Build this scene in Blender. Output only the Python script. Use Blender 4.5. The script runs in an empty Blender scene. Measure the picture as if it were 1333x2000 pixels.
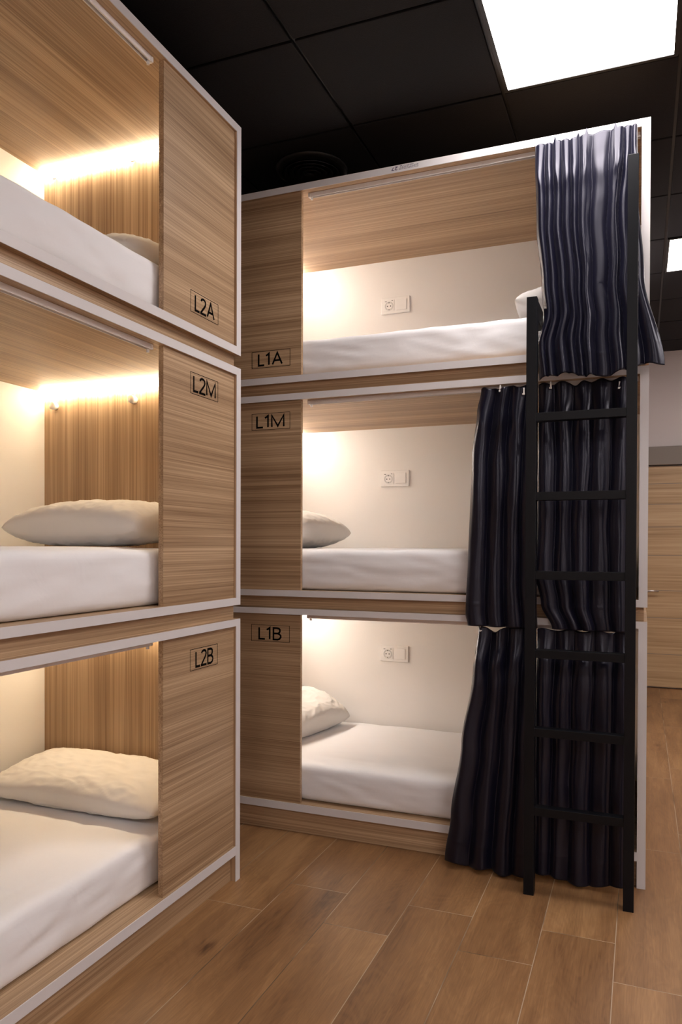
import bpy, bmesh, math, random
from mathutils import Vector, Matrix, noise

C = bpy.context.scene.collection
S = bpy.context.scene
random.seed(7)

# ------------------------------------------------------------ camera
cam_data = bpy.data.cameras.new('camera')
cam = bpy.data.objects.new('camera', cam_data)
C.objects.link(cam)
rt = Vector((0.9293216, 0.36925616, 0.00335403))
up = Vector((-0.00670063, 0.00778101, 0.99994728))
fw = Vector((-0.36921059, 0.92929508, -0.00970531))
M = Matrix((( rt.x, up.x, -fw.x, -0.02457513),
            ( rt.y, up.y, -fw.y, -2.95421297),
            ( rt.z, up.z, -fw.z, 1.25015412),
            (0, 0, 0, 1)))
cam.matrix_world = M
cam_data.sensor_fit = 'AUTO'
cam_data.sensor_width = 36
cam_data.lens = 1473.476 / 2000 * 36
cam_data.shift_y = 79.6 / 2000
cam_data.clip_start = 0.05
S.camera = cam

# ------------------------------------------------------------ world, exposure
w = bpy.data.worlds.new('world'); S.world = w
w.use_nodes = True
w.node_tree.nodes['Background'].inputs[0].default_value = (0.5, 0.5, 0.55, 1)
w.node_tree.nodes['Background'].inputs[1].default_value = 0.02
S.view_settings.view_transform = 'Standard'
S.view_settings.look = 'None'
S.view_settings.gamma = 1
S.view_settings.use_curve_mapping = False
S.view_settings.exposure = 0.1
PANEL_W = 24.0         # ceiling panels
LED_W = 46.0           # warm strips inside the pods
PANEL_COL = (1.0, 0.93, 0.90)
LED_COL = (1.0, 0.83, 0.57)
ZC = 2.97              # ceiling height

# ------------------------------------------------------------ helpers
def tag(o, label=None, cat=None, group=None, kind=None):
    if label: o['label'] = label
    if cat: o['category'] = cat
    if group: o['group'] = group
    if kind: o['kind'] = kind
    return o

def empty(name, loc, label, cat, group=None):
    o = bpy.data.objects.new(name, None); C.objects.link(o)
    o.location = loc; o.empty_display_size = 0.1
    return tag(o, label, cat, group)

def build(name, bm, mat, parent=None, smooth=False):
    """link a bmesh given in WORLD coordinates; under a parent it is made local to it"""
    if parent is not None:
        p = parent; off = Vector((0, 0, 0))
        while p is not None:
            off += p.location; p = p.parent
        bmesh.ops.translate(bm, vec=-off, verts=bm.verts)
    me = bpy.data.meshes.new(name)
    bmesh.ops.recalc_face_normals(bm, faces=bm.faces)
    bm.to_mesh(me); bm.free()
    for m in (mat if isinstance(mat, (list, tuple)) else [mat]): me.materials.append(m)
    if smooth:
        for p in me.polygons: p.use_smooth = True
    o = bpy.data.objects.new(name, me); C.objects.link(o)
    if parent is not None: o.parent = parent
    return o

def bx(bm, a, b, bev=0.0):
    """axis box between two corners"""
    lo = [min(a[i], b[i]) for i in range(3)]; hi = [max(a[i], b[i]) for i in range(3)]
    r = bmesh.ops.create_cube(bm, size=1)
    vs = r['verts']
    for v in vs:
        v.co = Vector([lo[i] + (v.co[i] + .5) * (hi[i] - lo[i]) for i in range(3)])
    if bev > 0:
        es = list({e for v in vs for e in v.link_edges})
        bmesh.ops.bevel(bm, geom=es, offset=min(bev, min(hi[i]-lo[i] for i in range(3)) * .3), segments=2, affect='EDGES', profile=.6)

def cyl(bm, c, r, h, axis='Z', seg=24, r2=None):
    rot = {'Z': Matrix.Identity(4), 'X': Matrix.Rotation(math.pi/2, 4, 'Y'), 'Y': Matrix.Rotation(-math.pi/2, 4, 'X')}[axis]
    bmesh.ops.create_cone(bm, cap_ends=True, segments=seg, radius1=r, radius2=r if r2 is None else r2, depth=h,
                          matrix=Matrix.Translation(c) @ rot)

def fbm(x, y, z, o=3):
    s = 0; a = 1
    for i in range(o):
        s += a * noise.noise(Vector((x, y, z))); x *= 2.03; y *= 2.03; z *= 2.03; a *= .5
    return s

# ------------------------------------------------------------ materials
def new_mat(name):
    m = bpy.data.materials.new(name); m.use_nodes = True
    nt = m.node_tree; b = nt.nodes['Principled BSDF']
    return m, nt, b

def plain(name, col, rough=.5, metal=0, spec=.5, bump=0, bscale=200):
    m, nt, b = new_mat(name)
    b.inputs['Base Color'].default_value = (*col, 1)
    b.inputs['Roughness'].default_value = rough
    b.inputs['Metallic'].default_value = metal
    b.inputs['Specular IOR Level'].default_value = spec
    tc = nt.nodes.new('ShaderNodeTexCoord'); n = nt.nodes.new('ShaderNodeTexNoise')
    nt.links.new(tc.outputs['Object'], n.inputs['Vector'])
    n.inputs['Scale'].default_value = bscale; n.inputs['Detail'].default_value = 3
    mr = nt.nodes.new('ShaderNodeMapRange')
    mr.inputs['To Min'].default_value = max(0, rough - .05); mr.inputs['To Max'].default_value = min(1, rough + .05)
    nt.links.new(n.outputs['Fac'], mr.inputs['Value']); nt.links.new(mr.outputs[0], b.inputs['Roughness'])
    if bump:
        bp = nt.nodes.new('ShaderNodeBump'); bp.inputs['Strength'].default_value = bump; bp.inputs['Distance'].default_value = .002
        nt.links.new(n.outputs['Fac'], bp.inputs['Height']); nt.links.new(bp.outputs[0], b.inputs['Normal'])
    return m

def emis(name, col, s):
    m = bpy.data.materials.new(name); m.use_nodes = True; nt = m.node_tree
    nt.nodes.clear()
    e = nt.nodes.new('ShaderNodeEmission'); e.inputs[0].default_value = (*col, 1); e.inputs[1].default_value = s
    o = nt.nodes.new('ShaderNodeOutputMaterial'); nt.links.new(e.outputs[0], o.inputs[0])
    return m

def math_node(nt, op, a, b=None):
    n = nt.nodes.new('ShaderNodeMath'); n.operation = op
    for i, v in enumerate((a, b)):
        if v is None: continue
        if isinstance(v, (int, float)): n.inputs[i].default_value = v
        else: nt.links.new(v, n.inputs[i])
    return n.outputs[0]

def laminate(name, axis, dark=(.215, .120, .060), mid=(.385, .250, .142), light=(.63, .45, .282), rough=.42, fs=230, ms=55, bs=9):
    """zebrano-like laminate: fine straight grain along an axis"""
    m, nt, b = new_mat(name)
    tc = nt.nodes.new('ShaderNodeTexCoord'); oi = nt.nodes.new('ShaderNodeObjectInfo')
    add = nt.nodes.new('ShaderNodeVectorMath'); add.operation = 'ADD'
    mul = nt.nodes.new('ShaderNodeMath'); mul.operation = 'MULTIPLY'; mul.inputs[1].default_value = 17
    nt.links.new(oi.outputs['Random'], mul.inputs[0])
    nt.links.new(tc.outputs['Object'], add.inputs[0]); nt.links.new(mul.outputs[0], add.inputs[1])
    def n(al, ac, detail, rough_=.5, dist=0):
        mp = nt.nodes.new('ShaderNodeMapping'); sc = [ac, ac, ac]; sc['XYZ'.index(axis)] = al
        mp.inputs['Scale'].default_value = sc
        nt.links.new(add.outputs[0], mp.inputs[0])
        t = nt.nodes.new('ShaderNodeTexNoise'); t.inputs['Scale'].default_value = 1
        t.inputs['Detail'].default_value = detail; t.inputs['Roughness'].default_value = rough_
        t.inputs['Distortion'].default_value = dist
        nt.links.new(mp.outputs[0], t.inputs['Vector'])
        return t.outputs['Fac']
    fine = n(1.0, fs, 3, .65); med = n(.5, ms, 3, .6); broad = n(.35, bs, 2)
    s = math_node(nt, 'ADD', math_node(nt, 'MULTIPLY', fine, .50), math_node(nt, 'MULTIPLY', med, .22))
    s = math_node(nt, 'ADD', s, math_node(nt, 'MULTIPLY', broad, .28))
    r = nt.nodes.new('ShaderNodeValToRGB'); e = r.color_ramp.elements
    e[0].position = .36; e[0].color = (*dark, 1)
    e[1].position = .65; e[1].color = (*light, 1)
    x = r.color_ramp.elements.new(.49); x.color = (*mid, 1)
    nt.links.new(s, r.inputs[0]); nt.links.new(r.outputs[0], b.inputs['Base Color'])
    b.inputs['Roughness'].default_value = rough
    bp = nt.nodes.new('ShaderNodeBump'); bp.inputs['Strength'].default_value = .12; bp.inputs['Distance'].default_value = .0004
    nt.links.new(fine, bp.inputs['Height']); nt.links.new(bp.outputs[0], b.inputs['Normal'])
    return m

def floor_mat():
    m, nt, b = new_mat('oak_plank_tile')
    tc = nt.nodes.new('ShaderNodeTexCoord'); sp = nt.nodes.new('ShaderNodeSeparateXYZ')
    nt.links.new(tc.outputs['Object'], sp.inputs[0])
    X, Y = sp.outputs[0], sp.outputs[1]
    xs = math_node(nt, 'DIVIDE', math_node(nt, 'ADD', X, .09 + 22.6), .226)
    col = math_node(nt, 'FLOOR', xs); fx = math_node(nt, 'SUBTRACT', xs, col)
    par = math_node(nt, 'MODULO', col, 2.0)
    ys = math_node(nt, 'DIVIDE', math_node(nt, 'SUBTRACT', math_node(nt, 'ADD', Y, .663 + 10.6), math_node(nt, 'MULTIPLY', par, .225)), 1.06)
    row = math_node(nt, 'FLOOR', ys); fy = math_node(nt, 'SUBTRACT', ys, row)
    # distance to seams in metres
    dx = math_node(nt, 'MULTIPLY', math_node(nt, 'MINIMUM', fx, math_node(nt, 'SUBTRACT', 1.0, fx)), .226)
    dy = math_node(nt, 'MULTIPLY', math_node(nt, 'MINIMUM', fy, math_node(nt, 'SUBTRACT', 1.0, fy)), 1.06)
    d = math_node(nt, 'MINIMUM', dx, dy)
    grout = math_node(nt, 'LESS_THAN', d, .0013)
    cmb = nt.nodes.new('ShaderNodeCombineXYZ'); nt.links.new(col, cmb.inputs[0]); nt.links.new(row, cmb.inputs[1])
    wn = nt.nodes.new('ShaderNodeTexWhiteNoise'); wn.noise_dimensions = '3D'; nt.links.new(cmb.outputs[0], wn.inputs['Vector'])
    sc = nt.nodes.new('ShaderNodeVectorMath'); sc.operation = 'SCALE'; sc.inputs['Scale'].default_value = 31
    nt.links.new(wn.outputs['Color'], sc.inputs[0])
    ad = nt.nodes.new('ShaderNodeVectorMath'); ad.operation = 'ADD'
    nt.links.new(tc.outputs['Object'], ad.inputs[0]); nt.links.new(sc.outputs[0], ad.inputs[1])
    def nz(sx, sy, det, dist=0, rg=.5):
        mp = nt.nodes.new('ShaderNodeMapping'); mp.inputs['Scale'].default_value = (sx, sy, 1)
        nt.links.new(ad.outputs[0], mp.inputs[0])
        t = nt.nodes.new('ShaderNodeTexNoise'); t.inputs['Scale'].default_value = 1
        t.inputs['Detail'].default_value = det; t.inputs['Distortion'].default_value = dist; t.inputs['Roughness'].default_value = rg
        nt.links.new(mp.outputs[0], t.inputs['Vector']); return t.outputs['Fac']
    cath = nz(9, 2.2, 3, .8)                      # cloudy cathedral field
    rings = nt.nodes.new('ShaderNodeMath'); rings.operation = 'SINE'
    nt.links.new(math_node(nt, 'MULTIPLY', cath, 75), rings.inputs[0])
    pore = nz(230, 9, 3, .4, .65); mid = nz(22, 2.2, 4, .6); cloud = nz(4, 1.4, 2)
    s = math_node(nt, 'ADD', math_node(nt, 'MULTIPLY', pore, .30), math_node(nt, 'MULTIPLY', mid, .34))
    s = math_node(nt, 'ADD', s, math_node(nt, 'MULTIPLY', cloud, .36))
    s = math_node(nt, 'ADD', s, math_node(nt, 'MULTIPLY', rings.outputs[0], .018))
    s = math_node(nt, 'ADD', s, math_node(nt, 'MULTIPLY', math_node(nt, 'SUBTRACT', wn.outputs['Value'], .5), .055))
    # knots
    vo = nt.nodes.new('ShaderNodeTexVoronoi'); mp = nt.nodes.new('ShaderNodeMapping'); mp.inputs['Scale'].default_value = (4.6, 2.4, 1)
    nt.links.new(ad.outputs[0], mp.inputs[0]); nt.links.new(mp.outputs[0], vo.inputs['Vector']); vo.inputs['Scale'].default_value = 1
    kd = math_node(nt, 'ADD', vo.outputs['Distance'], math_node(nt, 'MULTIPLY', math_node(nt, 'SUBTRACT', mid, .5), .25))
    kn = nt.nodes.new('ShaderNodeMapRange'); kn.inputs['From Min'].default_value = .02; kn.inputs['From Max'].default_value = .14
    kn.inputs['To Min'].default_value = .20; kn.inputs['To Max'].default_value = 0
    nt.links.new(kd, kn.inputs['Value'])
    s = math_node(nt, 'SUBTRACT', s, kn.outputs[0])
    r = nt.nodes.new('ShaderNodeValToRGB'); e = r.color_ramp.elements
    e[0].position = .26; e[0].color = (.075, .033, .012, 1)
    e[1].position = .66; e[1].color = (.375, .205, .088, 1)
    x = r.color_ramp.elements.new(.40); x.color = (.195, .094, .037, 1)
    x = r.color_ramp.elements.new(.52); x.color = (.27, .138, .056, 1)
    nt.links.new(s, r.inputs[0])
    # seams: some read pale, some dark
    gm = nt.nodes.new('ShaderNodeMix'); gm.data_type = 'RGBA'
    gl = nt.nodes.new('ShaderNodeMix'); gl.data_type = 'RGBA'
    gl.inputs[6].default_value = (.42, .32, .22, 1); gl.inputs[7].default_value = (.09, .06, .035, 1)
    cm = nt.nodes.new('ShaderNodeTexNoise'); cm.inputs['Scale'].default_value = 2.5
    nt.links.new(tc.outputs['Object'], cm.inputs['Vector'])
    st = nt.nodes.new('ShaderNodeMapRange'); st.inputs['From Min'].default_value = .47; st.inputs['From Max'].default_value = .6
    nt.links.new(cm.outputs['Fac'], st.inputs['Value']); nt.links.new(st.outputs[0], gl.inputs[0])
    nt.links.new(grout, gm.inputs[0]); nt.links.new(r.outputs[0], gm.inputs[6]); nt.links.new(gl.outputs[2], gm.inputs[7])
    nt.links.new(gm.outputs[2], b.inputs['Base Color'])
    b.inputs['Roughness'].default_value = .46
    rr = nt.nodes.new('ShaderNodeMapRange'); rr.inputs['To Min'].default_value = .38; rr.inputs['To Max'].default_value = .56
    nt.links.new(pore, rr.inputs['Value']); nt.links.new(rr.outputs[0], b.inputs['Roughness'])
    hh = math_node(nt, 'SUBTRACT', math_node(nt, 'MULTIPLY', pore, .4), grout)
    bp = nt.nodes.new('ShaderNodeBump'); bp.inputs['Strength'].default_value = .35; bp.inputs['Distance'].default_value = .0015
    nt.links.new(hh, bp.inputs['Height']); nt.links.new(bp.outputs[0], b.inputs['Normal'])
    return m

def cloth_mat(name, col, rough=.85, weave=.15):
    m, nt, b = new_mat(name)
    b.inputs['Base Color'].default_value = (*col, 1); b.inputs['Roughness'].default_value = rough
    b.inputs['Specular IOR Level'].default_value = .2
    b.inputs['Sheen Weight'].default_value = .15; b.inputs['Sheen Roughness'].default_value = .5
    tc = nt.nodes.new('ShaderNodeTexCoord')
    n1 = nt.nodes.new('ShaderNodeTexNoise'); n1.inputs['Scale'].default_value = 700
    n2 = nt.nodes.new('ShaderNodeTexNoise'); n2.inputs['Scale'].default_value = 9; n2.inputs['Detail'].default_value = 4
    n2.inputs['Distortion'].default_value = .9
    for n in (n1, n2): nt.links.new(tc.outputs['Object'], n.inputs['Vector'])
    b1 = nt.nodes.new('ShaderNodeBump'); b1.inputs['Strength'].default_value = weave; b1.inputs['Distance'].default_value = .0006
    b2 = nt.nodes.new('ShaderNodeBump'); b2.inputs['Strength'].default_value = .10; b2.inputs['Distance'].default_value = .012
    nt.links.new(n1.outputs['Fac'], b1.inputs['Height']); nt.links.new(n2.outputs['Fac'], b2.inputs['Height'])
    nt.links.new(b1.outputs[0], b2.inputs['Normal']); nt.links.new(b2.outputs[0], b.inputs['Normal'])
    return m

def satin():
    m, nt, b = new_mat('dark_satin')
    b.inputs['Base Color'].default_value = (.0045, .0045, .0120, 1)
    b.inputs['Roughness'].default_value = .31
    b.inputs['Specular IOR Level'].default_value = .42
    b.inputs['Anisotropic'].default_value = .7
    b.inputs['Anisotropic Rotation'].default_value = .25
    tg = nt.nodes.new('ShaderNodeTangent'); tg.direction_type = 'RADIAL'; tg.axis = 'Z'
    nt.links.new(tg.outputs[0], b.inputs['Tangent'])
    b.inputs['Specular Tint'].default_value = (.88, .87, 1.0, 1)
    b.inputs['Sheen Weight'].default_value = .03; b.inputs['Sheen Roughness'].default_value = .4
    b.inputs['Sheen Tint'].default_value = (.75, .72, .95, 1)
    tc = nt.nodes.new('ShaderNodeTexCoord')
    mp = nt.nodes.new('ShaderNodeMapping'); mp.inputs['Scale'].default_value = (40, 40, 900)
    n1 = nt.nodes.new('ShaderNodeTexNoise'); n1.inputs['Scale'].default_value = 1
    nt.links.new(tc.outputs['Object'], mp.inputs[0]); nt.links.new(mp.outputs[0], n1.inputs['Vector'])
    b1 = nt.nodes.new('ShaderNodeBump'); b1.inputs['Strength'].default_value = .12; b1.inputs['Distance'].default_value = .0008
    nt.links.new(n1.outputs['Fac'], b1.inputs['Height']); nt.links.new(b1.outputs[0], b.inputs['Normal'])
    return m

WX, WY, WZ = laminate('laminate_grain_x', 'X'), laminate('laminate_grain_y', 'Y'), laminate('laminate_grain_z', 'Z')
OAK = laminate('oak_door_veneer', 'X', (.30, .18, .085), (.43, .28, .145), (.55, .39, .225), fs=70, ms=18, bs=4)
WHITE = plain('white_edge_banding', (.69, .67, .68), .45)
BACK = plain('white_melamine', (.84, .815, .79), .5)
WALL = plain('painted_wall', (.66, .60, .585), .8, bump=.1, bscale=150)
ALU = plain('white_aluminium', (.88, .86, .85), .3, 0)
BLACKM = plain('black_powder_coat', (.0040, .0046, .0068), .42, 0, .22, .15, 500)
CEIL = plain('black_ceiling_tile', (.0060, .0055, .0072), .75, 0, .3, .4, 250)
TBAR = plain('black_grid_bar', (.004, .004, .005), .35)
BLK = plain('black_print', (.004, .003, .003), .9, 0, .05)
INK = plain('stamp_ink', (.06, .04, .10), .6)
PLASTIC = plain('white_plastic', (.88, .86, .84), .3)
DARKHOLE = plain('dark_contact', (.03, .03, .03), .5)
STEEL = plain('brushed_steel', (.60, .57, .54), .3, 1)
FRAMEG = plain('taupe_door_frame', (.20, .165, .135), .5)
SHEET = cloth_mat('white_sheet', (.87, .865, .885))
PILLOWC = cloth_mat('cream_pillow_cotton', (.78, .755, .72), .9, .2)
SATIN = satin()
FLOOR = floor_mat()
LIGHT = emis('ceiling_panel_glow', PANEL_COL, PANEL_W)
LED = emis('warm_led_glow', LED_COL, LED_W)
LED_PALE = emis('pale_led_glow', (1.0, .92, .82), LED_W * 1.65)
LAMPFR = plain('lamp_frame_white', (.6, .6, .62), .4)
VENTM = plain('vent_black', (.008, .008, .009), .45)

# ------------------------------------------------------------ room shell
def slab(name, a, b, mat, kind='structure'):
    bm = bmesh.new(); bx(bm, a, b)
    o = build(name, bm, mat); tag(o, kind=kind); return o

XL, XR, YN, YF = -2.40, 2.30, -4.6, 4.30
slab('floor', (XL - .1, YN - .1, -.05), (XR + .1, YF + .1, 0), FLOOR)
slab('wall_left', (XL - .1, YN, 0), (XL, .96, ZC + .2), WALL)
slab('wall_right', (XR, YN, 0), (XR + .1, YF, ZC + .2), WALL)
slab('wall_front', (XL - .1, YN - .1, 0), (XR + .1, YN, ZC + .2), WALL)
slab('wall_back', (-.07, YF, 0), (XR + .1, YF + .1, ZC + .2), WALL)
slab('wall_partition', (XL, .96, 0), (-.07, 1.06, ZC + .2), WALL)
slab('wall_corridor', (-.17, 1.06, 0), (-.07, YF, ZC + .2), WALL)
# suspended ceiling: tiles hanging a touch proud of dark grid bars
slab('ceiling', (XL - .1, YN - .1, ZC + .012), (XR + .1, YF + .1, ZC + .1), TBAR)
GX, GY, OX, OY = .618, .565, -.523, -.045
lights = [(0, -1), (1, 3), (3, -1), (3, -5), (3, 3), (0, -8), (3, -8)]  # first two are seen; the rest are unseen, last two added as front fill
bm = bmesh.new()
for i in range(-4, 6):
    for j in range(-9, 9):
        if (i, j) in lights: continue
        x0, y0 = OX + i * GX + .006, OY + j * GY + .006
        x1, y1 = x0 + GX - .012, y0 + GY - .012
        x0, x1 = max(x0, XL), min(x1, XR); y0, y1 = max(y0, YN), min(y1, YF)
        if x1 - x0 < .02 or y1 - y0 < .02: continue
        dz = random.uniform(0, .002)
        bx(bm, (x0, y0, ZC + dz), (x1, y1, ZC + .0115), .003)
o = build('trim_1', bm, CEIL); tag(o, kind='structure')

light_labels = {(0, -1): 'large square white light panel glowing in the black ceiling above the ladder',
                (1, 3): 'smaller looking square light panel in the ceiling far back near the door wall'}
for (i, j) in lights:
    x0, y0 = OX + i * GX, OY + j * GY
    cx, cy = x0 + GX / 2, y0 + GY / 2
    L = empty('ceiling_light', (cx, cy, ZC), light_labels.get((i, j), 'unseen square light panel added in the ceiling outside the view to light the room'), 'light', 'square ceiling light panels')
    fr = bmesh.new(); a, b2 = .300, .274
    ay, by = .276, .262
    if (i, j) == (0, -1): pass
    for (p, q2) in [((-a, -ay), (a, -by)), ((-a, by), (a, ay)), ((-a, -by), (-b2 - .012, by)), ((b2 + .012, -by), (a, by))]:
        bx(fr, (cx + p[0], cy + p[1], ZC - .004), (cx + q2[0], cy + q2[1], ZC + .011), .001)
    build('frame', fr, LAMPFR if False else TBAR, L)
    df = bmesh.new(); bx(df, (cx - b2 - .012, cy - by, ZC - .001), (cx + b2 + .012, cy + by, ZC + .010))
    build('diffuser', df, LIGHT, L)

# round air vent
V = empty('air_vent', (-1.435, .215, ZC), 'round black air vent with concentric rings in the ceiling over the back bunk stack', 'vent')
def ring(bm, c, r0, r1, z0, z1, seg=56):
    vs = []
    for k in range(seg):
        a = 2 * math.pi * k / seg
        vs.append([bm.verts.new((c[0] + r * math.cos(a), c[1] + r * math.sin(a), z)) for r, z in ((r0, z0), (r1, z1), (r1, z1 + .004), (r0, z0 + .004))])
    for k in range(seg):
        p, q2 = vs[k], vs[(k + 1) % seg]
        for t in range(4): bm.faces.new((p[t], q2[t], q2[(t + 1) % 4], p[(t + 1) % 4]))
bm = bmesh.new(); ring(bm, (-1.435, .215), .135, .165, ZC - .022, ZC - .006); build('rim', bm, VENTM, V, True)
for k, r in enumerate((.11, .082, .054, .026)):
    bm = bmesh.new(); ring(bm, (-1.435, .215), r - .004, r + .018, ZC - .010, ZC - .028); build('cone_ring', bm, VENTM, V, True)
bm = bmesh.new(); cyl(bm, (-1.435, .215, ZC - .003), .135, .004, seg=48); build('back_plate', bm, TBAR, V)

# ------------------------------------------------------------ far door
bm = bmesh.new(); bx(bm, (-.065, YF - .045, .012), (.86, YF - .005, 1.957), .002)
for z in (.30, .62, .86, 1.17, 1.42, 1.62, 1.80): bx(bm, (-.0645, YF - .0462, z), (.86, YF - .044, z + .0045))
door = build('door_1', bm, [OAK, FRAMEG]); tag(door, kind='structure')
for i, p in enumerate(door.data.polygons):
    if p.center[1] < YF - .0455 or (abs(p.center[1] - (YF - .045)) < .002 and p.area < .004): p.material_index = 1
bm = bmesh.new()
cyl(bm, (-.005, YF - .05, .86), .025, .012, 'Y'); cyl(bm, (-.005, YF - .075, .86), .009, .05, 'Y', 16)
cyl(bm, (.055, YF - .098, .86), .009, .14, 'X', 16)
h = build('door_handle', bm, STEEL, door, True)
bm = bmesh.new()
bx(bm, (-.068, YF - .09, 1.965), (1.0, YF - .002, 2.125), .003)
bx(bm, (.865, YF - .05, 0), (1.0, YF - .002, 1.963), .003)
o = build('trim_2', bm, FRAMEG); tag(o, kind='structure')
bm = bmesh.new(); bx(bm, (1.0, YF - .014, 0), (XR, YF, .08), .002)
o = build('baseboard_back', bm, OAK); tag(o, kind='structure')

# ------------------------------------------------------------ bunk pods
LU, D, T = 1.865, .93, .03      # length, depth, board thickness
LX, YE = -1.4153, -.474         # left stack: front plane and far end
F_back = lambda u, v, z: (-1.865 + u, v, z)
F_left = lambda u, v, z: (LX - v, YE - u, z)
levels = {   # base z0, bottom board z, floor z, inner ceiling, top
    'bottom': (0, .099, .131, .950, .976),
    'middle': (.976, 1.028, 1.055, 1.878, 1.906),
    'top': (1.906, 1.954, 1.983, 2.772, 2.800)}

GL = {  # centre-line strokes in a unit box, (width, strokes)
 'L': (.42, [[(0, 1), (0, 0), (.42, 0)]]),
 '1': (.36, [[(0, .82), (.12, .90), (.22, 1), (.22, 0)]]),
 '2': (.54, [[(.02, .82), (.06, .92), (.15, .98), (.26, 1), (.38, .97), (.46, .89), (.48, .77), (.45, .65), (.36, .50), (.20, .30), (.0, .03), (.0, 0), (.54, 0)]]),
 '7': (.54, [[(0, 1), (.54, 1), (.54, .94), (.20, 0)]]),
 'A': (.70, [[(0, 0), (.35, 1), (.70, 0)], [(.12, .34), (.58, .34)]]),
 'M': (.82, [[(0, 0), (0, 1), (.41, .06), (.82, 1), (.82, 0)]]),
 'B': (.54, [[(.28, .53), (.0, .53), (0, 1), (.27, 1), (.40, .96), (.47, .87), (.47, .72), (.40, .58), (.28, .53), (.43, .47), (.52, .36), (.53, .22), (.45, .07), (.30, 0), (0, 0), (0, .53)]])}
def lettering(bm, text, place, w_, h_, sw):
    """flat stroked letters; place(x, y) maps to the surface, w_ by h_ metres"""
    gap = .13
    tot = sum(GL[c][0] for c in text) + gap * (len(text) - 1)
    sx = (w_ - sw) / tot; sy = h_ - sw
    x0 = sw / 2
    for c in text:
        gw, st = GL[c]
        for line in st:
            pts = [Vector((x0 + a * sx, sw / 2 + b * sy, 0)) for a, b in line]
            n = len(pts); L_, R_ = [], []
            for i, p in enumerate(pts):
                d0 = (p - pts[i - 1]).normalized() if i else (pts[1] - p).normalized()
                d1 = (pts[i + 1] - p).normalized() if i < n - 1 else d0
                if not i: d0 = d1
                t = (d0 + d1); t = t.normalized() if t.length > .05 else d0
                nn = Vector((-t.y, t.x, 0)); k = min(2.2, 1 / max(.3, nn.dot(Vector((-d0.y, d0.x, 0)))))
                e = Vector((0, 0, 0))
                L_.append(bm.verts.new(place(*(p + nn * sw / 2 * k).xy))); R_.append(bm.verts.new(place(*(p - nn * sw / 2 * k).xy)))
            for i in range(n - 1): bm.faces.new((L_[i], L_[i + 1], R_[i + 1], R_[i]))
        x0 += (gw + gap) * sx

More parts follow.
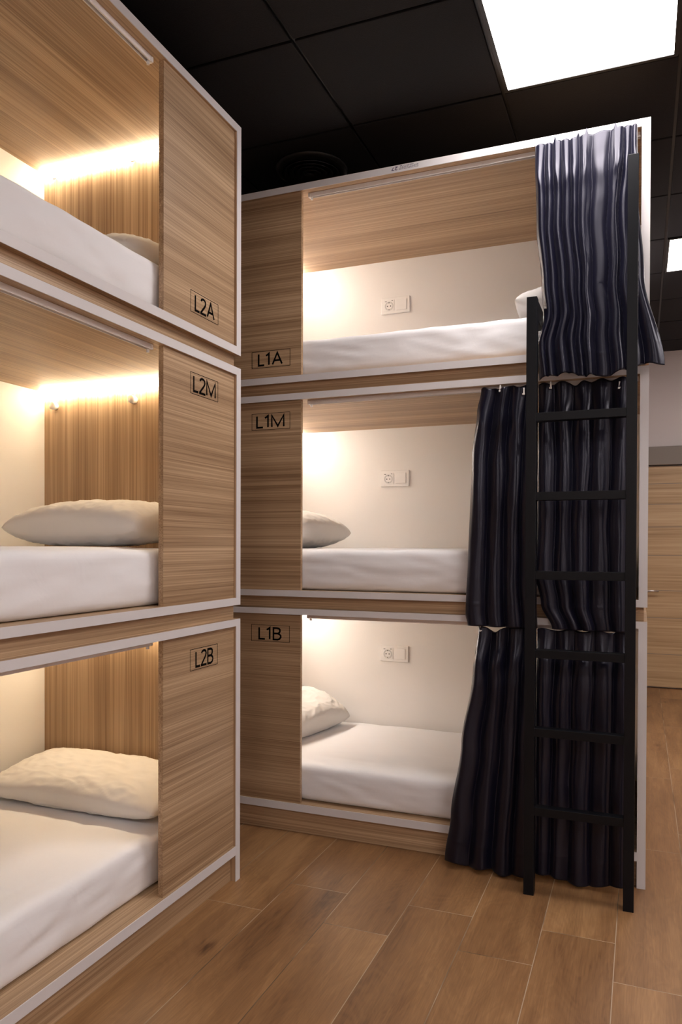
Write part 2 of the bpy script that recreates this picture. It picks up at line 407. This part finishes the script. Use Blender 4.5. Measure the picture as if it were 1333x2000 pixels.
def pod(F, grain_u, level, text, label, tw):
    z0, zb, zf, zi, zt = levels[level]
    c = F(LU / 2, D / 2, z0)
    R = empty('capsule_bunk', c, label, 'bunk bed', None)
    def part(name, boxes, mat, parent=R, bev=.0):
        bm = bmesh.new()
        for a, b in boxes: bx(bm, F(*a), F(*b), bev)
        return build(name, bm, mat, parent)
    sb = 0 if level == 'bottom' else zb
    e = .002
    part('top_panel', [((0, e, zi), (LU, D, zt))], grain_u)
    part('bottom_panel', [((T, e, zb), (LU - T, D, zf))], grain_u)
    part('side_panel', [((0, e, sb), (T, D, zi))], WZ)
    part('side_panel', [((LU - T, e, sb), (LU, D, zi))], WZ)
    part('back_panel', [((T, D - .025, zf), (LU - T, D, zi))], BACK)
    # white edge banding on the front of every board
    part('edge_trim', [((0, -.001, zi), (LU, e, zt)), ((T, -.001, zb), (LU - T, e, zf)),
                       ((0, -.001, sb), (T, e, zi)), ((LU - T, -.001, sb), (LU, e, zi))], WHITE)
    inset = .032 if level == 'bottom' else .012
    part('plinth', [((inset, .022, z0 + .0005), (LU - inset, .042, zb)), ((inset, .042, z0 + .0005), (inset + .02, D, zb)),
                    ((LU - inset - .02, .042, z0 + .0005), (LU - inset, D, zb)), ((inset + .02, D - .02, z0 + .0005), (LU - inset - .02, D, zb))], grain_u)
    fp = part('front_panel', [((T, .010, zf), (.475, .028, zi))], grain_u)
    # printed code in a thin box
    lu0, lu1 = .235, .423
    if F is F_left: lu0, lu1 = .145, .322
    zz0 = {'bottom': .826, 'middle': 1.757, 'top': 2.030}[level]; zz1 = zz0 + .073
    vf = .0095
    bm = bmesh.new(); s = .0009
    for a, b in [((lu0, zz0), (lu1, zz0 + 2*s)), ((lu0, zz1 - 2*s), (lu1, zz1)), ((lu0, zz0), (lu0 + 2*s, zz1)), ((lu1 - 2*s, zz0), (lu1, zz1))]:
        bx(bm, F(a[0], vf, a[1]), F(b[0], vf + .0006, b[1]))
    f0, f1 = tw; w_ = lu1 - lu0
    if F is F_left: pf = lambda x, y: Vector(F(lu1 - w_ * f0 - x, vf - .0002, zz0 + .007 + y))
    else: pf = lambda x, y: Vector(F(lu0 + w_ * f0 + x, vf - .0002, zz0 + .007 + y))
    lettering(bm, text, pf, w_ * (f1 - f0), .058, .0080)
    pl = build('printed_code', bm, BLK, fp); pl['label'] = 'black %s code printed in a thin black rectangle' % text
    # curtain rail under the top board, open channel
    vr = .045; ra, rb = .50, LU - T - .005
    rail = part('curtain_rail', [((ra, vr - .009, zi - .004), (rb, vr + .009, zi)), ((ra, vr - .009, zi - .017), (rb, vr - .006, zi - .004)),
                          ((ra, vr + .006, zi - .017), (rb, vr + .009, zi - .004)), ((ra, vr - .0012, zi - .012), (rb, vr + .0012, zi - .004))], ALU)
    part('rail_groove', [((ra + .007, vr - .0055, zi - .0052), (rb - .004, vr + .0055, zi - .0042))], DARKHOLE, rail)
    bm = bmesh.new(); bx(bm, F(ra - .006, vr - .011, zi - .017), F(ra + .006, vr + .011, zi), .002)
    p = F(ra + .008, vr, zi - .021)
    cyl(bm, p, .005, .012, 'Z', 10); build('end_stop', bm, PLASTIC, rail)
    # LED strip and little cleat behind it at the head end
    part('led_strip', [((T + .007, .034, zi - .018), (T + .024, D - .026, zi - .0005))], LED if F is F_left else LED_PALE)
    part('strip_cleat', [((T, .034, zi - .012), (T + .005, D - .026, zi - .0002))], grain_u)
    for vv in (.24, .62) if F is F_back else (.455, .845):
        if level == 'middle' or level == 'bottom':
            bm = bmesh.new(); axis = 'X' if F is F_back else 'Y'
            cyl(bm, F(T + .012, vv, zi - .062), .015, .024, axis, 20); build('coat_peg', bm, PLASTIC, R, True)
        else:
            bm = bmesh.new(); bx(bm, F(T + .006, vv - .010, zi - .030), F(T + .012, vv + .010, zi - .019), .001); build('strip_clip', bm, ALU, R)
    return R

lab = 'wooden sleeping pod with white edges and %s code, %s level of the %s stack'
pods = {}
for F, g, st, d in ((F_back, WX, 'right rear', '1'), (F_left, WY, 'left front', '2')):
    for lv, ch, tw1, tw2 in (('bottom', 'B', (.19, .80), (.18, .84)), ('middle', 'M', (.12, .86), (.09, .91)), ('top', 'A', (.16, .81), (.14, .86))):
        pods[d + ch] = pod(F, g, lv, 'L' + d + ch, lab % ('L' + d + ch, lv, st), tw1 if d == '1' else tw2)

# upside-down stamp on the top edge of the back stack
bm = bmesh.new()
lettering(bm, '27', lambda x, y: Vector((-.955 - x, -.0016, 2.7945 - y)), .026, .015, .003)
for r in range(4):
    x = -.868 - (.0 if r else .02); zz = 2.7955 - r * .0045
    while x > -.945 + r * -.0:
        wd = random.uniform(.003, .010)
        bx(bm, (x, -.0016, zz), (x - wd, -.0012, zz - .0016)); x -= wd + random.uniform(.0012, .003)
o = build('ink_stamp', bm, INK, pods['1A']); o['label'] = 'upside down 27 with rows of tiny print stamped in dark ink'

# ------------------------------------------------------------ mattresses
def mattress(F, level, label, u0=.045, u1=1.815, v0=.072, v1=.886, h=None, seed=0):
    zf = levels[level][2] + .001
    ht = h
    n_u, n_v, n_z = 110, 52, 14
    bm = bmesh.new()
    def P(u, v, z):
        # u,v,z in -1..1 ; rounded box
        su, sv, sz = (u1 - u0) / 2, (v1 - v0) / 2, ht / 2
        r = .024
        p = Vector((u * su, v * sv, z * sz))
        q = Vector((max(-su + r, min(su - r, p.x)), max(-sv + r, min(sv - r, p.y)), max(-sz + r, min(sz - r, p.z))))
        d = p - q
        if d.length > 1e-9: p = q + d.normalized() * r
        x, y, zz = p
        dome = (1 - (x / su) ** 4) * (1 - (y / sv) ** 4)
        top = max(0, (zz / sz + 1) / 2)
        zz += .010 * dome * (zz > 0)
        # sheet wrinkles
        wv = .0022 * fbm(x * 5 + seed, y * 9, zz * 16 + seed, 3) - .0022 * max(0, 1 - 6 * abs(noise.noise(Vector((x * 2.2 + y * 1.5 + seed, y * 5 - x * .7, zz * 5 + seed)))))
        front = max(0, (abs(y) / sv - .8) * 5)
        wv += .004 * front * noise.noise(Vector((x * 9 + zz * 22 + seed, zz * 26, seed)))
        # gathers at the corners
        cor = max(0, 1 - math.hypot((abs(x) - su) / .32, (abs(y) - sv) / .2))
        wv += .006 * cor * math.sin((abs(x) * 60 + zz * 70) + 2 * noise.noise(Vector((x * 8, zz * 12, seed))))
        # soft lower bulge
        y -= math.copysign(.010, y) * (abs(y) > sv * .9) * (zz / sz) ** 2 * (1 if zz < 0 else .4)
        nn = d.normalized() if d.length > 1e-9 else Vector((0, 0, 1 if z > 0 else -1))
        x += nn.x * wv; y += nn.y * wv; zz += nn.z * wv * (1 if z > -.9 else 0)
        zz = max(zz, -sz)
        return F(u0 + su + x, v0 + sv + y, zf + sz + zz)
    def grid(fn, a, b):
        g = [[bm.verts.new(fn(i / a * 2 - 1, j / b * 2 - 1)) for j in range(b + 1)] for i in range(a + 1)]
        for i in range(a):
            for j in range(b): bm.faces.new((g[i][j], g[i + 1][j], g[i + 1][j + 1], g[i][j + 1]))
    grid(lambda a, b: P(a, b, 1), n_u, n_v); grid(lambda a, b: P(a, b, -1), n_u, n_v)
    grid(lambda a, b: P(a, -1, b), n_u, n_z); grid(lambda a, b: P(a, 1, b), n_u, n_z)
    grid(lambda a, b: P(-1, a, b), n_v, n_z); grid(lambda a, b: P(1, a, b), n_v, n_z)
    bmesh.ops.remove_doubles(bm, verts=bm.verts, dist=.0008)
    bm2 = bm
    c = Vector(F((u0 + u1) / 2, (v0 + v1) / 2, zf))
    bmesh.ops.translate(bm2, vec=-c, verts=bm2.verts)
    o = build('mattress', bm2, SHEET, None, True); o.location = c
    return tag(o, label, 'mattress', 'white sheeted pod mattresses')

ml = 'white sheeted mattress inside the %s pod of the %s'
mattress(F_back, 'top', ml % ('top L1A', 'right rear stack'), h=.158, seed=1, v0=.035)
mattress(F_back, 'middle', ml % ('middle L1M', 'right rear stack'), h=.172, seed=2, v0=.035)
mattress(F_back, 'bottom', ml % ('bottom L1B', 'right rear stack'), h=.158, seed=3, v0=.04)
mattress(F_left, 'top', ml % ('top L2A', 'left front stack'), h=.165, seed=4, v0=.04)
mattress(F_left, 'middle', ml % ('middle L2M', 'left front stack'), h=.178, seed=5, v0=.05)
mattress(F_left, 'bottom', ml % ('bottom L2B', 'left front stack'), h=.175, seed=6)

# ------------------------------------------------------------ pillows
def pillow(F, cu_, cv_, z, wu, wv, th, label, rot=0, tilt=0, tiltv=0, seed=0):
    bm = bmesh.new(); n = 72
    def P(a, b, s):
        # a,b in -1..1
        k = 1 - .07 * (b * b) * 1.0; k2 = 1 - .06 * (a * a)
        edge = (1 - abs(a) ** 2.6) * (1 - abs(b) ** 2.6)
        prof = max(0, edge) ** .40
        x = a * wu / 2 * (1 - .09 * (1 - abs(b) ** 2) * abs(a) ** 3)
        y = b * wv / 2 * (1 - .07 * (1 - abs(a) ** 2) * abs(b) ** 3)
        x *= 1 - .07 * abs(b) ** 5; y *= 1 - .05 * abs(a) ** 5
        hz = th * (.54 if s > 0 else .46) * prof
        cen = min(1, prof * 1.3)
        hz *= 1 + .10 * fbm(a * 1.3 + seed, b * 1.3, seed, 2)
        # creases radiating from the seams
        rad = noise.noise(Vector((a * 2 + seed, b * 9 + a * 3, seed * 2.0)))
        crease = -abs(noise.noise(Vector((a * 2.4 + b * 3.5 + seed, b * 7 - a * 2.5, s * 2 + seed))))
        c2 = 1 - abs(noise.noise(Vector((a * 2.2 - b * 1.6 + seed * 3, a * 4 + b * 6.5, seed))) * 2.2)
        hz += (.0032 * max(0, c2 - .55) / .45 * min(1, 1.4 - edge) + .007 * crease + .004 * rad + .0012 * fbm(a * 8, b * 8, seed + s, 2)) * cen
        return Vector((x, y, hz * s if s > 0 else -max(hz, 0)))
    for s in (1, -1):
        g = [[bm.verts.new(P(i / n * 2 - 1, j / n * 2 - 1, s)) for j in range(n + 1)] for i in range(n + 1)]
        for i in range(n):
            for j in range(n): bm.faces.new((g[i][j], g[i + 1][j], g[i + 1][j + 1], g[i][j + 1]))
    bmesh.ops.remove_doubles(bm, verts=bm.verts, dist=.0006)
    Rm = Matrix.Rotation(rot, 4, 'Z') @ Matrix.Rotation(tilt, 4, 'Y') @ Matrix.Rotation(tiltv, 4, 'X')
    for v in bm.verts: v.co = Rm @ v.co
    zmin = min(v.co.z for v in bm.verts)
    sink = .006
    c = Vector(F(cu_, cv_, z))
    for v in bm.verts:
        p = v.co.copy(); p.z -= zmin + sink
        p.z = max(p.z, .0005 * (1 + noise.noise(p * 9)))
        v.co = Vector(F(cu_ + p.x, cv_ + p.y, z + p.z)) - c
    o = build('pillow', bm, PILLOWC, None, True); o.location = c
    return tag(o, label, 'pillow', 'cream pillows in the pods')

pl = 'cream pillow in the %s pod, %s'
pillow(F_left, .265, .42, 1.055 + .190, .40, .60, .170, pl % ('middle L2M', 'plump against the wooden headboard'), rot=.0, tilt=.06, seed=1)
pillow(F_left, .235, .475, .131 + .185, .39, .80, .125, pl % ('bottom L2B', 'slumped flat against the headboard'), rot=.0, tilt=.12, seed=2.5)
pillow(F_left, .28, .40, 1.983 + .175, .42, .60, .15, pl % ('top L2A', 'only its rounded top showing'), rot=.1, tilt=.12, seed=3.2)
pillow(F_back, .215, .47, 1.055 + .180, .41, .66, .180, pl % ('middle L1M', 'its blunt corner past the panel'), rot=-.03, tilt=.03, seed=4.1)
pillow(F_back, .215, .54, .131 + .168, .32, .60, .17, pl % ('bottom L1B', 'sloping up to the left'), rot=-.2, tilt=.38, seed=5.3)
pillow(F_back, 1.555, .42, 1.983 + .166, .44, .66, .17, pl % ('top L1A', 'at the far end beside the ladder'), rot=.06, tilt=0, seed=6.6)

# ------------------------------------------------------------ sockets
for nm, z, ch in (('top L1A', 2.531, 'A'), ('middle L1M', 1.609, 'M'), ('bottom L1B', .6725, 'B')):
    y = D - .025; x0, x1 = -1.327, -1.168; z0, z1 = z - .043, z + .043
    R = empty('wall_socket', ((x0 + x1) / 2, y, z), 'white double plate with round socket and blank switch in the %s pod' % nm, 'socket', 'double socket plates in the pods')
    bm = bmesh.new(); bx(bm, (x0, y - .009, z0), (x1, y - .0005, z1), .003); build('plate', bm, PLASTIC, R)
    sx = x0 + .045
    bm = bmesh.new()
    bx(bm, (sx - .029, y - .0115, z - .029), (sx + .029, y - .009, z + .029), .001)
    k = build('socket', bm, PLASTIC, R)
    bm = bmesh.new(); seg = 32
    prof = ((.024, -.0117), (.0215, -.0135), (.019, -.0117), (.0165, -.0117))
    vs = [[bm.verts.new((sx + r * math.cos(2*math.pi*i/seg), y + d, z - .003 + r * math.sin(2*math.pi*i/seg))) for r, d in prof] for i in range(seg)]
    for i in range(seg):
        for t in range(3): bm.faces.new((vs[i][t], vs[(i+1) % seg][t], vs[(i+1) % seg][t+1], vs[i][t+1]))
    build('socket_ring', bm, plain('socket_shadow_grey', (.66, .65, .63), .4), k, True)
    bm = bmesh.new()
    cyl(bm, (sx - .0085, y - .012, z - .003), .0032, .002, 'Y', 12); cyl(bm, (sx + .0085, y - .012, z - .003), .0032, .002, 'Y', 12)
    bx(bm, (sx - .002, y - .0128, z + .012), (sx + .002, y - .0115, z + .019)); bx(bm, (sx - .002, y - .0128, z - .025), (sx + .002, y - .0115, z - .019))
    bx(bm, (sx - .023, y - .0125, z + .0215), (sx - .013, y - .0112, z + .0240)); bx(bm, (sx + .014, y - .0125, z + .0225), (sx + .022, y - .0112, z + .0250))
    build('contacts', bm, DARKHOLE, k)
    bm = bmesh.new(); tx = x1 - .045
    bx(bm, (tx - .028, y - .0125, z - .028), (tx + .028, y - .009, z + .028), .0015); build('switch', bm, PLASTIC, R)

# ------------------------------------------------------------ ladder
Ld = empty('bunk_ladder', (-.22, -.195, 0), 'matte black metal ladder with six rungs standing in front of the dark curtains', 'ladder')
y0, y1 = -.205, -.160
pz = []
for x0, x1, zt in ((-.408, -.372, 2.137), (-.073, -.038, 2.58)):
    bm = bmesh.new(); bx(bm, (x0, y0, 0), (x1, y1, zt), .0015); build('post', bm, BLACKM, Ld)
    bm = bmesh.new(); bx(bm, (x0 + .002, y1 - .003, zt - .07), (x1 - .002, -.004, zt), .0015)
    if x0 < -.2: build('bracket', bm, BLACKM, Ld)
    else: bm.free()
for z in (1.709, 1.4275, 1.146, .866, .585, .302):
    bm = bmesh.new(); bx(bm, (-.3735, y0 + .003, z - .015), (-.0715, y1 - .003, z + .015), .0015); build('rung', bm, BLACKM, Ld)

# ------------------------------------------------------------ curtains
def interp(pts, t):
    for (t0, v0), (t1, v1) in zip(pts, pts[1:]):
        if t <= t1:
            k = (t - t0) / (t1 - t0) if t1 > t0 else 0
            k = k * k * (3 - 2 * k) if len(pts) > 2 else k
            return v0 + (v1 - v0) * k
    return pts[-1][1]

def curtain(label, ztop, zbot, left, right, ydep, folds, amp=(.022, .026), top=None, hem=None, nu=240, nz=150, seed=0, pinch=.10, spikes=()):
    """left/right/ydep: lists of (t, value), t = 0 at the top, 1 at the hem.
    folds: (u at top, u at bottom, half width, height)"""
    bm = bmesh.new()
    c = Vector(((left[0][1] + right[0][1]) / 2, ydep[0][1], zbot))
    def P(u, t):
        xl, xr, yd = interp(left, t), interp(right, t), interp(ydep, t)
        zt = ztop + (top(u) if top else 0); zb = zbot + (hem(u) if hem else 0)
        for s_u, s_h in spikes: zt += s_h * max(0, 1 - abs(u - s_u) / .018)
        z = zt + (zb - zt) * t
        x = xl + (xr - xl) * u; y = yd
        a = amp[0] + (amp[1] - amp[0]) * t
        hdr = max(0, 1 - t * (ztop - zbot) / pinch)        # 1 at the top edge
        wob = .005 * noise.noise(Vector((t * 3.2, seed, 0)))
        tz = t * (ztop - zbot)
        # crests are round, the valleys between them narrow and deep
        cs = [ut + (ub - ut) * t + wob + .007 * noise.noise(Vector((t * 3.5 + i * 3.1, seed + i, 1)))
              + .009 * math.exp(-((tz - pinch * 1.2) / .03) ** 2) * (1 if i % 2 else -1) for i, (ut, ub, hgt) in enumerate(folds)]
        cs[0] = max(.012, cs[0]); cs[-1] = min(.988, cs[-1])
        i = min(range(len(cs)), key=lambda k: abs(u - cs[k]))
        if u < cs[i]: edge = 0.0 if i == 0 else (cs[i] + cs[i - 1]) / 2
        else: edge = 1.0 if i == len(cs) - 1 else (cs[i] + cs[i + 1]) / 2
        half = max(.012, abs(edge - cs[i])); d = min(1, abs(u - cs[i]) / half)
        # both sides of a valley meet at the same depth; crest heights differ
        prof = (1 - d * d) ** (1.0 + .35 * math.sin(i * 1.7))
        hv = folds[i][2] * (1 + .22 * math.sin(i * 2.1 + t * 4) - .25 * hdr)
        hv *= 1 + .40 * math.exp(-((tz - pinch * 1.35) / .04) ** 2)
        disp = hv * prof
        disp += .20 * noise.noise(Vector((u * 5.5, t * 2.2, seed * 3)))
        y -= a * disp
        x += .006 * noise.noise(Vector((u * 7, t * 5, seed + 9))) * (1 if .01 < u < .99 else .4)
        # soft crumples
        y -= .0026 * fbm(u * 4 + seed, t * 3, seed * 1.7, 2) + .0006 * noise.noise(Vector((u * 12 + t * 5, t * 14 - u * 5, seed)))
        # stitched hem ridge
        hz = (z - zb)
        y -= .0016 * math.exp(-((hz - .085) / .003) ** 2)
        return Vector((x, y, z)) - c
    g = [[bm.verts.new(P(i / nu, j / nz)) for j in range(nz + 1)] for i in range(nu + 1)]
    for i in range(nu):
        for j in range(nz): bm.faces.new((g[i][j], g[i + 1][j], g[i + 1][j + 1], g[i][j + 1]))
    o = build('curtain', bm, SATIN, None, True); o.location = c
    md = o.modifiers.new('thickness', 'SOLIDIFY'); md.thickness = .0018; md.offset = 0
    return tag(o, label, 'curtain', 'dark satin pod curtains'), g

def hooks(o, pts):
    for x, y, z in pts:
        bm = bmesh.new()
        bx(bm, (x - .003, y - .004, z - .014), (x + .003, y, z + .010), .001); bx(bm, (x - .006, y - .006, z - .018), (x + .004, y - .002, z - .011), .001)
        build('curtain_hook', bm, PLASTIC, o)

cA, _ = curtain('dark satin curtain gathered over the top L1A pod, flaring past the white frame', 2.755, 1.865,
    [(0, -.403), (.35, -.395), (.6, -.374), (.74, -.364), (.86, -.388), (1, -.378)], [(0, -.045), (.3, -.040), (.62, -.020), (1, .050)],
    [(0, -.028), (.3, -.040), (1, -.070)],
    [(.05, .05, .8), (.14, .10, .8), (.23, .21, 1.1), (.31, .29, .9), (.39, .35, .8), (.49, .42, 1.2), (.67, .53, .55), (.83, .64, 1.1), (.92, .77, .8), (.98, .92, .9)],
    amp=(.018, .024), top=lambda u: .002 * math.sin(u * 30) + .012 * u, seed=1.0,
    hem=lambda u: .012 * math.sin(u * 9) + .018 * u + .004 * math.sin(u * 31), spikes=((.21, .020), (.43, .016), (.51, .024), (.79, .020)), pinch=.11)
cML, _ = curtain('left dark satin curtain of the middle L1M pod, hanging free beside the open mattress', 1.868, .940,
    [(0, -.612), (.1, -.628), (.3, -.641), (.7, -.652), (.95, -.658), (1, -.650)], [(0, -.398), (.3, -.402), (.75, -.402), (1, -.385)],
    [(0, .018), (.5, -.020), (1, -.035)],
    [(.12, .12, .9), (.42, .42, 1.2), (.68, .66, .8), (.92, .92, 1.0)], amp=(.022, .026), seed=2.3, pinch=.10, nu=160,
    top=lambda u: .004 * math.sin(u * 25) - .012 * math.exp(-((u - .33) / .06) ** 2))
cMR, _ = curtain('right dark satin curtain of the middle L1M pod, hanging behind the ladder rungs', 1.868, .940,
    [(0, -.392), (.4, -.388), (.78, -.392), (.9, -.372), (1, -.330)], [(0, -.055), (1, -.062)],
    [(0, .018), (.5, -.020), (1, -.040)],
    [(.08, .12, .8), (.27, .30, 1.0), (.48, .48, 1.1), (.68, .67, .8), (.90, .88, 1.0)], amp=(.018, .022), seed=3.9, pinch=.10, nu=200,
    top=lambda u: .005 * math.sin(u * 30) - .014 * math.exp(-((u - .42) / .05) ** 2))
cBL, _ = curtain('left dark satin curtain of the bottom L1B pod, spreading out to the floor', .936, .022,
    [(0, -.612), (.2, -.628), (.5, -.668), (.8, -.705), (1, -.728)], [(0, -.396), (.6, -.396), (1, -.392)],
    [(0, -.010), (.25, -.045), (1, -.075)],
    [(.08, .12, .8), (.40, .44, 1.2), (.70, .66, .8), (.93, .91, 1.1)], amp=(.022, .032), seed=5.1, pinch=.09, nu=160,
    top=lambda u: -.020 * math.exp(-((u - .30) / .12) ** 2) + .002, hem=lambda u: -.012 * u + .005 * math.sin(u * 16))
cBR, _ = curtain('right dark satin curtain of the bottom L1B pod, behind the lower ladder rungs', .936, .016,
    [(0, -.388), (1, -.385)], [(0, -.055), (1, -.060)],
    [(0, -.010), (.25, -.045), (1, -.070)],
    [(.10, .08, .8), (.30, .25, 1.0), (.52, .48, 1.0), (.73, .72, .8), (.93, .92, .9)], amp=(.018, .022), seed=6.7, pinch=.09, nu=200,
    top=lambda u: .004 * math.sin(u * 22), hem=lambda u: .008 * math.sin(u * 7 + 1) + .004)
hooks(cA, [(-.385, -.030, 2.752)])
hooks(cML, [(-.535, .004, 1.866), (-.445, .004, 1.848)])
hooks(cMR, [(-.345, .004, 1.864), (-.10, .004, 1.846)])
hooks(cBL, [(-.60, -.022, .934)])
